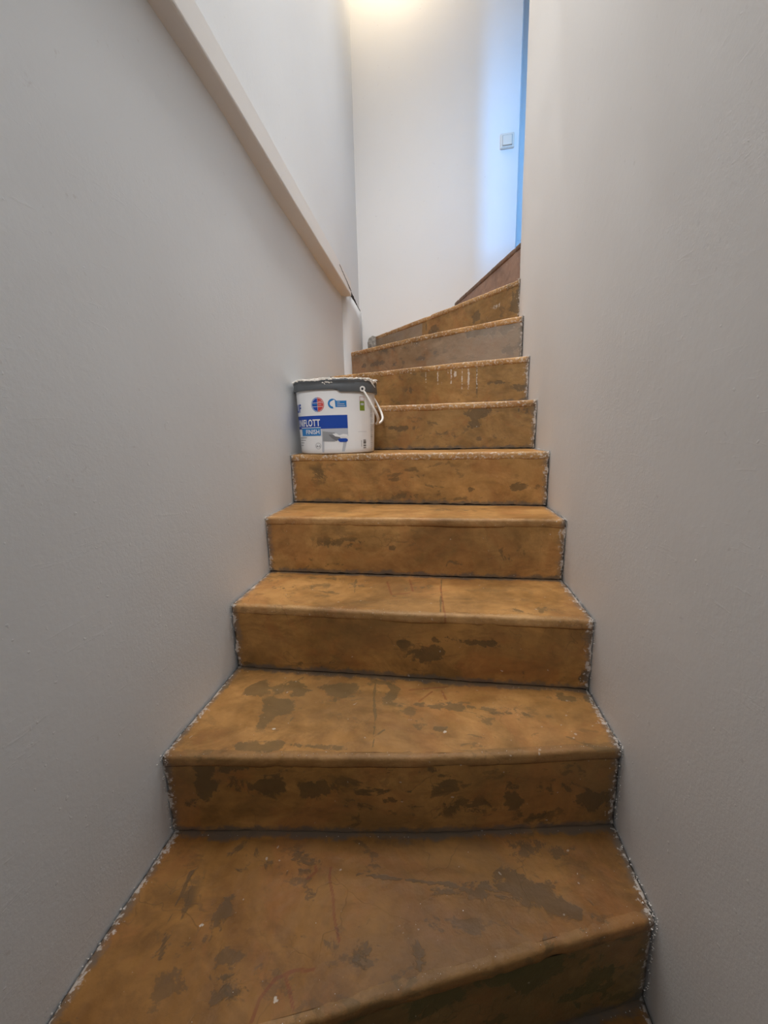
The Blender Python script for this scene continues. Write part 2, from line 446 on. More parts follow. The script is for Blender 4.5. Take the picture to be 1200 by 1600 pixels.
def rdent(x, y, z):     # long soft plaster folds on the dividing wall
    if x > 0.40:
        return 0.0
    u = (y - 1.45) - (z - 1.9) * 0.28
    v = (y - 0.9) - (z - 1.7) * 0.35
    return 0.004 * math.exp(-(u / 0.05) ** 2) * max(0, min(1, (z - 1.6) * 2)) + 0.003 * math.exp(-(v / 0.08) ** 2) * max(0, min(1, (z - 1.3) * 2))


RX = [(0.356, -1.60), (0.356, 1.0), (0.357, 1.40), (0.362, 1.64), (0.358, 1.80), (0.349, 1.95), (0.352, 2.04), (0.357, 2.075),
      (0.364, 2.10), (0.376, 2.122), (0.395, 2.135), (0.48, 2.135), (0.50, 2.12), (0.505, 2.09), (0.505, -1.60)]
shell('wall_right', RX, 0, TOP, MW_RIGHT, seed=8.4, dent=rdent, zstep=0.05)
shell('wall_back', [(-0.66, 2.992), (0.468, 2.930), (0.4745, 2.936), (0.477, 2.95), (0.479, 3.28), (1.60, 3.28), (1.60, 3.42), (-0.66, 3.42)], 0, TOP, MW_BACK, amp=0.0015, seed=1.7)
# outer wall of the upper landing, its far end with the window opening, and an unseen lintel added to cut off the daylight above
shell('wall_landing', [(1.45, -0.30), (1.60, -0.30), (1.60, 3.29), (1.45, 3.29)], 0, TOP, MW_BACK, amp=0.001)
shell('wall_window', [(0.50, -0.42), (1.60, -0.42), (1.60, -0.30), (0.50, -0.30)], 0, 2.35, MW_BACK, amp=0.0)
shell('wall_window_top', [(0.50, -0.42), (1.60, -0.42), (1.60, -0.30), (0.50, -0.30)], 3.75, TOP, MW_BACK, amp=0.0)
shell('wall_daylight_cutoff', [(0.504, 1.55), (1.452, 1.55), (1.452, 1.70), (0.504, 1.70)], 3.18, TOP, MW_BACK, amp=0.0)


def slab(name, x0, x1, y0, y1, z0, z1, mat, kind='structure', parent=None, bev=0.0):
    bm = bmesh.new()
    bmesh.ops.create_cube(bm, size=1.0)
    bmesh.ops.scale(bm, vec=(x1 - x0, y1 - y0, z1 - z0), verts=bm.verts)
    bmesh.ops.translate(bm, vec=((x0 + x1) / 2, (y0 + y1) / 2, (z0 + z1) / 2), verts=bm.verts)
    if bev:
        bmesh.ops.bevel(bm, geom=bm.edges[:], offset=bev, segments=2, affect='EDGES')
    me = bpy.data.meshes.new(name)
    bm.to_mesh(me)
    bm.free()
    o = bpy.data.objects.new(name, me)
    C.objects.link(o)
    me.materials.append(mat)
    if kind:
        o['kind'] = kind
    if parent:
        o.parent = parent
    return o


M_FLOOR = stair_mat('floor_screed', (0.15, 0.11, 0.06), (0.22, 0.16, 0.09), (0.08, 0.06, 0.04))
slab('floor', -0.66, 1.6, -1.6, 3.42, -0.1, 0.0, M_FLOOR)
slab('floor_landing', 0.502, 1.455, -0.31, 2.12, 2.20, 2.34, M_FLOOR)
slab('ceiling', -0.66, 1.6, -1.6, 3.42, TOP, TOP + 0.1, M_CEIL)

# ------------------------------------------------------------------ bump-out of the left wall under the trim, beyond the trim's end
def lower_pier():
    P = [(-0.60, 2.455), (-0.541, 2.462), (-0.530, 2.470), (-0.519, 2.485), (-0.511, 2.505), (-0.507, 2.535), (-0.512, 2.65), (-0.522, 2.82), (-0.530, 2.985), (-0.60, 2.985)]
    P = [tuple(p) for p in P]
    z0 = 1.0
    V, F = [], []
    zs = list(np.linspace(z0, 1.0 + 0.88, 24)) + [None]
    n = len(P)
    for z in zs:
        for (x, y) in P:
            zz = z if z is not None else 1.925 + (y - 2.46) * 0.062
            d = 0.0012 * fbm(x * 20, y * 9, zz * 6, 2)
            V.append((x + d, y, zz))
    for j in range(len(zs) - 1):
        for i in range(n):
            k = (i + 1) % n
            F.append((j * n + i, j * n + k, (j + 1) * n + k, (j + 1) * n + i))
    F.append(tuple((len(zs) - 1) * n + i for i in range(n)))
    o = obj('wall_left_pier', V, F, MW_LEFT)
    fix_normals(o)
    tag(o, kind='structure')


lower_pier()


# ------------------------------------------------------------------ the boxed-in white beam (horizontal trim) on the left wall
def zb(y):
    return 1.952 - 0.0235 * (y - 0.876)


def trim_beam():
    Y = np.linspace(-1.55, 2.475, 90)
    prof = [(-0.60, 0.0), (-0.499, 0.0), (-0.4955, 0.002), (-0.4945, 0.006), (-0.4945, 0.0725), (-0.497, 0.0765), (-0.503, 0.0785), (-0.60, 0.0785)]
    V, F = [], []
    n = len(prof)
    for y in Y:
        for x, dz in prof:
            w = 0.0006 * fbm(x * 9, y * 4, dz * 9, 2)
            V.append((x + w, y, zb(y) + dz + w))
    for j in range(len(Y) - 1):
        for i in range(n):
            k = (i + 1) % n
            F.append((j * n + i, j * n + k, (j + 1) * n + k, (j + 1) * n + i))
    F.append(tuple(range(n)))
    F.append(tuple((len(Y) - 1) * n + i for i in range(n)))
    o = obj('trim_1', V, F, M_TRIM, smooth=False)
    fix_normals(o)
    tag(o, kind='structure')
    return o


trim = trim_beam()


def ribbon(name, pts, widths, mat, nrm, parent=None, thick=0.0012):
    """thin irregular strip along 3-D points, lying on a surface with normal nrm"""
    V, F = [], []
    nn = Vector(nrm).normalized()
    P = [Vector(p) for p in pts]
    for i, p in enumerate(P):
        t = (P[min(i + 1, len(P) - 1)] - P[max(i - 1, 0)]).normalized()
        s = nn.cross(t).normalized()
        w = widths[i] / 2
        V += [p + s * w - nn * 0.002, p + s * w + nn * thick, p - s * w + nn * thick, p - s * w - nn * 0.002]
    for i in range(len(P) - 1):
        for k in range(4):
            F.append((i * 4 + k, i * 4 + (k + 1) % 4, (i + 1) * 4 + (k + 1) % 4, (i + 1) * 4 + k))
    F.append((0, 1, 2, 3))
    F.append(tuple(4 * (len(P) - 1) + k for k in (3, 2, 1, 0)))
    o = obj(name, V, F, mat, parent, smooth=False)
    fix_normals(o)
    return o


def crack():
    rnd = random.Random(4)
    pts, w = [], []
    n = 30
    for i in range(n):      # hairline crack running down the board's face to its end
        f = i / (n - 1)
        y = 2.20 + f * 0.265
        z = zb(y) + 0.060 - f * 0.034 + rnd.uniform(-0.0015, 0.0015)
        pts.append((-0.4945, y, z))
        w.append(0.0016 + 0.006 * f * rnd.random() + (0.003 if f > 0.75 else 0))
    ribbon('crack', pts, w, M_CRACK, (1, 0, 0), trim)
    pts, w = [], []
    n = 26
    for i in range(n):      # dark strip for the shade in the opening between the pier and the wall above it
        f = i / (n - 1)
        y = 2.475 + f * 0.47
        x = -0.5000 - 0.028 * f - (0.004 if f > 0.1 else 0)
        z = 1.944 + 0.006 * f + rnd.uniform(-0.002, 0.002)
        pts.append((x, y, z))
        w.append(0.030 * (1 - 0.35 * f) + rnd.uniform(-0.003, 0.003) + (0.014 if f > 0.86 else 0))
    ribbon('gap_shade', pts, w, M_CRACK, (1, 0.05, 0), trim)


crack()

# ------------------------------------------------------------------ staircase
H = 0.18
Z0 = 0.36
def zt(k): return Z0 + H * k


CU = {
    -1: [(-0.541, -0.25), (0.356, 0.30)],
    0: [(-0.541, 0.28), (-0.186, 0.40), (0.034, 0.478), (0.356, 0.587)],
    1: [(-0.541, 0.635), (0.0, 0.690), (0.356, 0.750)],
    2: [(-0.541, 0.946), (0.356, 0.930)],
    3: [(-0.546, 1.205), (0.357, 1.185)],
    4: [(-0.552, 1.485), (0.357, 1.400)],
    5: [(-0.553, 1.770), (-0.17, 1.715), (0.362, 1.638)],
    6: [(-0.553, 2.130), (-0.291, 2.030), (0.037, 1.896), (0.358, 1.788)],
    7: [(-0.5475, 2.527), (-0.067, 2.150), (0.350, 1.902)],
    8: [(-0.457, 2.985), (-0.079, 2.546), (0.353, 2.022)],
    9: [(0.097, 2.953), (0.269, 2.410), (0.3645, 2.097)],
    10: [(0.585, 3.27), (0.394, 2.142)],
    11: [(1.00, 3.27), (0.43, 2.145)],
}
BACK = {k: CU[k + 1] for k in range(-1, 11)}
BACK[7] = [(-0.545, 2.985), (-0.457, 2.985), (-0.079, 2.546), (0.353, 2.022)]
BACK[8] = [(-0.457, 2.985), (0.097, 2.953), (0.269, 2.410), (0.3645, 2.097)]
BACK[9] = [(0.097, 2.953), (0.472, 2.94), (0.482, 3.27), (0.585, 3.27), (0.394, 2.142)]
BACK[10] = [(0.585, 3.27), (1.00, 3.27), (0.43, 2.145)]
BACK[11] = [(1.00, 3.27), (1.45, 3.27), (1.45, 2.11), (0.50, 2.13)]


def curve_xy(pts, n):
    return resample(pts, n=n)


def masks(key, A, B):
    """stain masks at surface coordinates A (x) and B (y or z)"""
    n = len(A)
    out = np.zeros((n, 4))
    for it in STAINS.get(key, []):
        if it[0] in 'DWK':
            _, x, v, rx, rv, s = it
            if it[0] == 'W' and key == 'r6':
                s *= 0.72
            rx, rv = max(rx, 0.0025), max(rv, 0.0025)
            q = ((A - x) / rx) ** 2 + ((B - v) / rv) ** 2
            m = s * np.exp(-0.75 * q) * (q < 5)
            ch = {'D': 0, 'W': 1, 'K': 3}[it[0]]
            out[:, ch] = np.maximum(out[:, ch], m)
        else:
            w = 0.0031
            for p, q in zip(it[1][:-1], it[1][1:]):
                p, q = np.array(p), np.array(q)
                d = q - p
                L2 = max(1e-9, d @ d)
                t = np.clip(((A - p[0]) * d[0] + (B - p[1]) * d[1]) / L2, 0, 1)
                dist = np.hypot(A - p[0] - t * d[0], B - p[1] - t * d[1])
                m = np.clip(1.2 - dist / w, 0, 1)
                ch = 2 if it[0] == 'R' else 0
                out[:, ch] = np.maximum(out[:, ch], m if ch == 2 else m * 0.9)
    return out


def set_attr(o, stain, edge, joint):
    me = o.data
    a = me.attributes.new('stain', 'FLOAT_COLOR', 'POINT')
    a.data.foreach_set('color', stain.astype(np.float32).ravel())
    for nm, v in (('edge', edge), ('joint', joint)):
        e = me.attributes.new(nm, 'FLOAT', 'POINT')
        e.data.foreach_set('value', v.astype(np.float32).ravel())


def grid_faces(nu, nv):
    i = np.arange(nu - 1)
    F = []
    for j in range(nv - 1):
        b = j * nu
        F += [(int(b + k), int(b + k + 1), int(b + nu + k + 1), int(b + nu + k)) for k in i]
    return F


staircase = empty('staircase', (0, 0, 0))
tag(staircase, 'narrow winding concrete staircase with worn ochre-brown steps between white walls', 'staircase')


def side_gap(y, z, s):
    return max(0.0015, 0.0055 + 0.0065 * fbm(y * 32 + s * 9, z * 32, s * 3.3, 4))


def build_tread(k):
    near = k <= 5
    du = 0.0034 if k in (0, 1, 2) else 0.0055 if near else 0.008
    F_, B_ = CU[k], BACK[k]
    L = np.hypot(F_[-1][0] - F_[0][0], F_[-1][1] - F_[0][1])
    nu = int(L / du) + 1
    f, b = curve_xy(F_, nu), curve_xy(B_, nu)
    depth = max(0.05, np.hypot(*(b[nu // 2] - f[nu // 2])))
    nv = int(depth / du) + 2 if k <= 4 else 26
    z = zt(k)
    V, E, J = [], [], []
    setin = 0.014
    for j in range(nv + 1):
        t = j / nv
        for i in range(nu):
            a = f[i] + (b[i] - f[i]) * t
            d = b[i] - f[i]
            l = max(1e-4, np.hypot(*d))
            # start just behind the nosing, run 2.5 cm beneath the next riser
            off = setin + t * (l - setin + 0.025)
            p = f[i] + d / l * off
            u = i / (nu - 1)
            g0, g1 = side_gap(p[1], z, 0), side_gap(p[1], z, 1)
            x = p[0]
            if i == 0: x += g0
            if i == nu - 1: x -= g1
            dz = 0.0022 * fbm(p[0] * 5, p[1] * 5, k * 2.0, 3) + 0.0006 * fbm(p[0] * 40, p[1] * 40, k, 2)
            if k <= 2:
                dz -= 0.003 * math.exp(-(((u - 0.5) / 0.3) ** 2)) * (1 - t)
            ed = min(u, 1 - u) * L
            dz -= 0.004 * max(0, 1 - ed / 0.012) * (0.5 + 0.5 * fbm(p[0] * 60, p[1] * 60, 3, 2))
            V.append((x, p[1], z + dz))
            E.append(ed)
            J.append(max(0.0, (l - off)) if t < 1 else 0.0)
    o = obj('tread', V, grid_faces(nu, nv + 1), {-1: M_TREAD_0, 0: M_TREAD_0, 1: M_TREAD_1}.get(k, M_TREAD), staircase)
    V = np.array(V)
    set_attr(o, masks(f't{k}', V[:, 0], V[:, 1]), np.array(E), np.array(J))
    return o


def nose_profile():
    # (forward offset, dz): forward is towards the walker
    return [(-0.018, 0.0), (-0.010, 0.0005), (-0.004, -0.0005), (-0.001, -0.003), (0.0, -0.007), (0.0, -0.014), (-0.0005, -0.020), (-0.003, -0.024), (-0.012, -0.026)]


def build_nosing(k, tread):
    du = 0.005
    P = resample(CU[k], step=du)
    nu = len(P)
    prof = nose_profile()
    V, E = [], []
    T = np.gradient(P, axis=0)
    T /= np.maximum(1e-9, np.hypot(T[:, 0], T[:, 1]))[:, None]
    L = du * (nu - 1)
    z = zt(k)
    for j, (fo, dz) in enumerate(prof):
        for i in range(nu):
            nx, ny = T[i][1], -T[i][0]
            ny_, nx_ = (ny, nx)
            if ny_ > 0 or (abs(ny_) < 0.2 and nx_ > 0):
                nx_, ny_ = -nx_, -ny_
            x, y = P[i]
            chip = 0.0
            c = fbm(x * 14, y * 14, k * 3.1 + 5, 4)
            if c > 0.25:
                chip = min(0.003, (c - 0.25) * 0.010)
            wob = 0.0016 * fbm(x * 7, y * 7, k + 9.0, 3) + 0.0008 * fbm(x * 45, y * 45, dz * 60, 2)
            q = fo + (wob - chip) * (1 if j > 1 else 0.2)
            sag = 0.0014 * fbm(x * 5, y * 5, k * 2.0, 3) - 0.4 * chip * (1 if 1 <= j <= 4 else 0)
            if k <= 2:
                u = i / (nu - 1)
                sag -= 0.003 * math.exp(-(((u - 0.5) / 0.3) ** 2))
            ed = min(i, nu - 1 - i) * du
            g = 0.0
            if i == 0: g = side_gap(y, z, 0)
            if i == nu - 1: g = -side_gap(y, z, 1)
            V.append((x + nx_ * q + g, y + ny_ * q, z + dz + sag))
            E.append(ed)
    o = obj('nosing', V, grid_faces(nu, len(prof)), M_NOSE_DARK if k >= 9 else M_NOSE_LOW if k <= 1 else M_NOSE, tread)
    V = np.array(V)
    m = masks(f't{k}', V[:, 0], V[:, 1])
    m[:, 0] *= 0.5
    # scuffed pale edge
    m[:, 1] = np.maximum(m[:, 1], (0.0 if k >= 9 else 0.07 if k < 2 else 0.26 if k < 4 else 0.42))
    set_attr(o, m, np.array(E), np.full(len(E), 1.0))
    return o


def build_riser(k):
    du = 0.0035 if k == 6 else 0.0055 if k <= 5 else 0.006
    P = resample(CU[k], step=du)
    nu = len(P)
    T = np.gradient(P, axis=0)
    T /= np.maximum(1e-9, np.hypot(T[:, 0], T[:, 1]))[:, None]
    z1, z0 = zt(k) - 0.022, zt(k - 1) + 0.004
    nv = int((z1 - z0) / du) + 1
    V, E, J = [], [], []
    for j in range(nv):
        z = z0 + (z1 - z0) * j / (nv - 1)
        for i in range(nu):
            nx_, ny_ = T[i][1], -T[i][0]
            if ny_ > 0 or (abs(ny_) < 0.2 and nx_ > 0):
                nx_, ny_ = -nx_, -ny_
            x, y = P[i]
            q = -0.0035 + 0.0022 * fbm(x * 5, z * 6, k * 2.7, 3) + 0.0006 * fbm(x * 40, z * 40, k, 2)
            zz = z
            if j == 0:
                zz = z + 0.003 * fbm(x * 35, k * 7.0, 1.0, 3)
            ed = min(i, nu - 1 - i) * du
            g = 0.0
            if i == 0: g = side_gap(y, z, 0)
            if i == nu - 1: g = -side_gap(y, z, 1)
            V.append((x + nx_ * q + g, y + ny_ * q, zz))
            E.append(ed)
            J.append(z - z0)
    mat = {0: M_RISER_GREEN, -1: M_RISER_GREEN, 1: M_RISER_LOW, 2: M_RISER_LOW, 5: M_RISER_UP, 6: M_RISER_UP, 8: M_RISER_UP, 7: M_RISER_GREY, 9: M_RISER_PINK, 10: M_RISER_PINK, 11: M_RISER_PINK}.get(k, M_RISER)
    o = obj('riser', V, grid_faces(nu, nv), mat, staircase)
    V = np.array(V)
    m = masks(f'r{k}', V[:, 0], V[:, 2])
    if k == 8:      # the outer third is a greyer patch of mortar
        m[:, 3] = np.where(V[:, 0] < -0.10, 0.95, 0.12)
    if k == 7:
        m[:, 3] = np.maximum(m[:, 3], 0.45 + 0.4 * np.clip((V[:, 0]) / 0.2, -1, 1))
    set_attr(o, m, np.array(E), np.array(J))
    lab = {0: 'greenish brown riser', 6: 'riser with thin white paint drips', 7: 'greyish brown riser', 9: 'smooth pinkish brown top riser',
           8: 'riser with a greyer mortar patch and two dark knots'}.get(k)
    if lab:
        o['label'] = lab
    return o


def build_core():
    """dark rough concrete mass under the worn facing; shows in the open joints"""
    V, F = [], []
    for k in range(-1, 12):
        f = resample(CU[k], n=14)
        b = resample(BACK[k], n=14)
        z1 = zt(k) - 0.007
        zl = 0.0 if k < 2 else zt(k) - 0.55
        base = len(V)
        for a, c, ins in ((f, b, 0.012), (b, f, -0.03)):
            d = c - a
            l = np.maximum(1e-4, np.hypot(d[:, 0], d[:, 1]))[:, None]
            q = a + d / l * (ins if ins > 0 else ins)
            for p in q:
                V.append((p[0], p[1], zl))
            for p in q:
                V.append((p[0], p[1], z1))
        n = 14
        A, B, D, E = base, base + n, base + 2 * n, base + 3 * n
        for i in range(n - 1):
            F += [(A + i, A + i + 1, B + i + 1, B + i), (D + i + 1, D + i, E + i, E + i + 1), (B + i, B + i + 1, E + i + 1, E + i), (A + i + 1, A + i, D + i, D + i + 1)]
        F += [(A, B, E, D), (A + n - 1, D + n - 1, E + n - 1, B + n - 1)]
    obj('concrete_core', V, F, M_CORE, staircase, smooth=False)


build_core()
for k in range(-1, 12):
    t = build_tread(k)
    build_nosing(k, t)
    build_riser(k)


def crumbs():
    rnd = random.Random(11)
    V, F = [], []

    def blob(x, y, z, r):
        r *= 0.62
        b = len(V)
        q = [(0, 0, 1), (1, 0, 0), (0, 1, 0), (-1, 0, 0), (0, -1, 0), (0, 0, -1)]
        a = rnd.uniform(0, 6.28)
        sx, sy, sz = (rnd.uniform(0.6, 1.3) * r for _ in range(3))
        for p in q:
            px, py = p[0] * math.cos(a) - p[1] * math.sin(a), p[0] * math.sin(a) + p[1] * math.cos(a)
            V.append((x + px * sx, y + py * sy, z + p[2] * sz * 0.7))
        F.extend([(b, b + 1, b + 2), (b, b + 2, b + 3), (b, b + 3, b + 4), (b, b + 4, b + 1), (b + 5, b + 2, b + 1), (b + 5, b + 3, b + 2), (b + 5, b + 4, b + 3), (b + 5, b + 1, b + 4)])

    for k in range(0, 10):
        f, bk = CU[k], BACK[k]
        z = zt(k)
        for side in (0, -1):
            p0, p1 = np.array(f[side]), np.array(bk[side])
            n = 50 if side else 40
            sg = 1 if side == 0 else -1
            for _ in range(n):      # along the wall on the tread
                t = rnd.random() ** 1.6
                p = p0 + (p1 - p0) * t
                blob(p[0] + sg * abs(rnd.gauss(0.004, 0.004)), p[1], z + 0.001, rnd.uniform(0.0008, 0.0028))
            for _ in range(n):      # down the riser's end
                zz = z - 0.17 * rnd.random() ** 1.3
                blob(p0[0] + sg * abs(rnd.gauss(0.003, 0.003)), p0[1] - 0.002, zz, rnd.uniform(0.0008, 0.0026))
            for _ in range(14):     # ragged plaster at the corner
                blob(p0[0] + sg * abs(rnd.gauss(0.004, 0.009)), p0[1] + rnd.gauss(0.006, 0.010), z + rnd.gauss(-0.003, 0.005), rnd.uniform(0.0010, 0.0030))
        P = resample(f, step=0.004)
        for _ in range(60):         # grit on the nosing and the tread
            q = P[rnd.randrange(len(P))]
            blob(q[0], q[1] + 0.003 + 0.01 * rnd.random(), z + 0.0004, rnd.uniform(0.0005, 0.0013))
        for _ in range(26):
            a, c = rnd.random(), rnd.random()
            i = rnd.randrange(3, len(P) - 3)
            yy = P[i][1] + c * 0.22
            if k <= 3:
                blob(P[i][0], yy, z + 0.0006, rnd.uniform(0.0005, 0.0014))
            # grit caught in the joint at the foot of the riser
            blob(P[i][0], P[i][1] - 0.004, z - H + 0.001, rnd.uniform(0.0006, 0.0016))
    o = obj('plaster_grit', V, F, M_CRUMB, staircase, smooth=False)
    o['kind'] = 'stuff'
    # grey mortar lump where the eighth riser meets the back wall
    bm = bmesh.new()
    bmesh.ops.create_icosphere(bm, subdivisions=3, radius=1.0)
    for v in bm.verts:
        n = 1 + 0.35 * fbm(v.co.x * 1.6, v.co.y * 1.6, v.co.z * 1.6, 3)
        v.co = Vector((v.co.x * 0.032 * n - 0.452, v.co.y * 0.02 * n + 2.955, v.co.z * 0.055 * n + zt(8) - 0.055))
    me = bpy.data.meshes.new('mortar_lump')
    bm.to_mesh(me)
    bm.free()
    o = bpy.data.objects.new('mortar_lump', me)
    me.materials.append(M_GREYLUMP)
    C.objects.link(o)
    o.parent = staircase


crumbs()

# ------------------------------------------------------------------ bucket
BX, BY, BZ = -0.392, 1.592, zt(4) + 0.001
NEXP = 2.2


def sup(a, b, th, n=NEXP):
    c, s = math.cos(th), math.sin(th)
    r = (abs(c / a) ** n + abs(s / b) ** n) ** (-1 / n)
    return r * c, r * s


bucket = empty('plaster_bucket', (BX, BY, BZ))
tag(bucket, 'white plastic filler bucket with grey plaster-smeared lid on a brown step', 'bucket')
M_BODY = flat('bucket_white', (0.80, 0.80, 0.795), 0.38, 0.45, 0.03, 8)
M_HANDLE = flat('bucket_handle', (0.70, 0.66, 0.61), 0.4, 0.45, 0.05, 20)


def lid_mat():
    m, nt, b = new_mat('bucket_lid')
    co = N(nt, 'TexCoord').outputs['Object']
    sx = N(nt, 'SeparateXYZ')
    nt.links.new(co, sx.inputs[0])
    base = mix(nt, nz(nt, co, 20, 3), (0.070, 0.078, 0.085, 1), (0.105, 0.112, 0.118, 1))
    n = nz(nt, co, 22, 5, 0.65, 0.6)
    n2 = nz(nt, co, 9, 3, 0.6)
    hz = mth(nt, 'MULTIPLY', mth(nt, 'SUBTRACT', sx.outputs[2], 0.2545), 34.0)
    right = mth(nt, 'MULTIPLY', mth(nt, 'SUBTRACT', sx.outputs[0], 0.115), 5.0, False)
    right = mth(nt, 'MAXIMUM', right, 0.0)
    v = mth(nt, 'ADD', mth(nt, 'ADD', n, hz), mth(nt, 'ADD', right, mth(nt, 'MULTIPLY', mth(nt, 'SUBTRACT', n2, 0.5), 0.9)))
    msk = ramp(nt, v, 0.60, 0.63)
    at = N(nt, 'Attribute', attribute_name='smear').outputs['Fac']
    msk2 = ramp(nt, mth(nt, 'ADD', at, mth(nt, 'MULTIPLY', mth(nt, 'SUBTRACT', nz(nt, co, 60, 4), 0.5), 2.0)), 0.62, 0.68)
    msk = mth(nt, 'MAXIMUM', msk, mth(nt, 'MULTIPLY', msk2, ramp(nt, at, 0.02, 0.1)))
    c = mix(nt, msk, base, (0.72, 0.67, 0.60, 1))
    nt.links.new(c, b.inputs['Base Color'])
    rr = mth(nt, 'ADD', mth(nt, 'MULTIPLY', msk, 0.35), 0.45)
    nt.links.new(rr, b.inputs['Roughness'])
    bp = N(nt, 'Bump')
    bp.inputs['Distance'].default_value = 0.002
    nt.links.new(msk, bp.inputs['Height'])
    nt.links.new(bp.outputs[0], b.inputs['Normal'])
    return m


M_LID = lid_mat()
BH = 0.262
A0, B0, A1, B1 = 0.140, 0.123, 0.150, 0.131      # half axes at foot and at rim


def body_ab(z):
    t = z / BH
    return A0 + (A1 - A0) * t, B0 + (B1 - B0) * t


def lathe(name, rows, mat, parent, nseg=112, zfun=None, closed=True):
    V, F = [], []
    for (a, b, z) in rows:
        for i in range(nseg):
            th = 2 * math.pi * i / nseg
            x, y = sup(a, b, th) if a > 1e-5 else (0, 0)
            V.append((x, y, zfun(x, y, z) if zfun else z))
    n = nseg
    for j in range(len(rows) - 1):
        for i in range(n):
            k = (i + 1) % n
            F.append((j * n + i, j * n + k, (j + 1) * n + k, (j + 1) * n + i))
    if closed:
        F.append(tuple(reversed(range(n))))
        F.append(tuple((len(rows) - 1) * n + i for i in range(n)))
    o = obj(name, V, F, mat, parent)
    fix_normals(o)
    return o


rows = [(A0 - 0.012, B0 - 0.012, 0.0), (A0 - 0.004, B0 - 0.004, 0.0005), (A0, B0, 0.005)]
for z in np.linspace(0.02, 0.245, 12):
    a, b = body_ab(z)
    rows.append((a, b, z))
rows.append((A1 - 0.002, B1 - 0.002, 0.250))
body = lathe('body', rows, M_BODY, bucket)

LIP = 0.0065


def lid_z(x, y, z):
    """lower edge of the lid skirt drops on the handle side"""
    if z > 0.232:
        return z
    t = max(0.0, min(1.0, (x - 0.035) / 0.012))
    return z - 0.009 * t - 0.001


lr = [(A1 + 0.001, B1 + 0.001, 0.226), (A1 + LIP, B1 + LIP, 0.226), (A1 + LIP + 0.001, B1 + LIP + 0.001, 0.229), (A1 + LIP, B1 + LIP, 0.240),
      (A1 + LIP - 0.001, B1 + LIP - 0.001, 0.250), (A1 + LIP + 0.0005, B1 + LIP + 0.0005, 0.2515), (A1 + LIP + 0.0005, B1 + LIP + 0.0005, 0.259),
      (A1 + LIP - 0.002, B1 + LIP - 0.002, 0.2625), (A1 - 0.003, B1 - 0.003, 0.2632), (A1 - 0.009, B1 - 0.009, 0.2620), (A1 - 0.011, B1 - 0.011, 0.2560), (0.09, 0.08, 0.2555), (0.01, 0.009, 0.2555)]
lid = lathe('lid', lr, M_LID, bucket, 180, lid_z)
sharpen(lid, 0.9)
sm = []
for v in lid.data.vertices:
    x, y, z = v.co
    m = 0.0
    if y < 0:
        for cx, cz, rx, rz in ((0.005, 0.2475, 0.013, 0.0045), (-0.003, 0.246, 0.006, 0.006)):
            m = max(m, 1.3 - ((x - cx) / rx) ** 2 - ((z - cz) / rz) ** 2)
    sm.append(max(0, min(1, m)))
a_ = lid.data.attributes.new('smear', 'FLOAT', 'POINT')
a_.data.foreach_set('value', sm)


def smear_patch(pts, seed):
    """small raised blobs of dried white plaster on the lid skirt and rim"""
    rnd = random.Random(seed)
    bm = bmesh.new()
    for (x, z, r, e) in pts:
        a, b = A1 + LIP, B1 + LIP
        x = max(-a * 0.995, min(a * 0.995, x))
        y = -b * (1 - abs(x / a) ** NEXP) ** (1 / NEXP)
        mtx = Matrix.Translation((x, y, z)) @ Matrix.Diagonal((r * e, r * 0.45, r, 1))
        res = bmesh.ops.create_icosphere(bm, subdivisions=2, radius=1.0, matrix=mtx)
        for v in res['verts']:
            d = fbm(v.co.x * 160 + seed, v.co.y * 160, v.co.z * 160, 2)
            v.co += (v.co - Vector((x, y, z))) * 0.5 * d
    me = bpy.data.meshes.new('plaster_smear')
    bm.to_mesh(me)
    bm.free()
    o = bpy.data.objects.new('plaster_smear', me)
    C.objects.link(o)
    me.materials.append(M_CREAM)
    o.parent = lid
    for p in me.polygons:
        p.use_smooth = True
    return o


M_CREAM = flat('dried_plaster', (0.74, 0.70, 0.63), 0.85, 0.2, 0.08, 60)
rs = random.Random(3)
rim = []
for i in range(95):
    x = rs.choice([rs.uniform(-0.15, -0.085), rs.uniform(-0.02, 0.005), rs.uniform(0.05, 0.158), rs.uniform(0.12, 0.158), rs.uniform(-0.12, 0.12)])
    rim.append((x, 0.2625 - abs(rs.gauss(0, 0.0022)), rs.uniform(0.0012, 0.0030), rs.uniform(1.0, 3.4)))
for i in range(26):
    f = i / 25
    rim.append((0.142 + 0.013 * f, 0.262 - 0.026 * f, rs.uniform(0.0018, 0.0036) * (1.2 - 0.5 * f), 0.9))
smear_patch(rim, 2)
smear_patch([(-0.012, 0.2475, 0.0022, 1.6), (-0.006, 0.2445, 0.002, 0.8), (-0.004, 0.2425, 0.0016, 0.7), (0.002, 0.2478, 0.0012, 1.0), (0.008, 0.2480, 0.0016, 1.4),
             (0.012, 0.2465, 0.0022, 1.2), (0.018, 0.2480, 0.0016, 1.6), (0.022, 0.2473, 0.0013, 1.1)], 5)

# ---- print on the body: flat artwork bent round the wall, s = arc length from the front centre, z = height
_TH = np.linspace(-math.pi, 0, 1500)


def _table(z):
    a, b = body_ab(z)
    P = np.array([sup(a, b, t) for t in _TH])
    d = np.concatenate([[0], np.cumsum(np.hypot(*(np.diff(P, axis=0).T)))])
    mid = np.interp(0, P[:, 0], d)
    return P, d - mid


_P0, _D0 = _table(0.0)
_P1, _D1 = _table(BH)


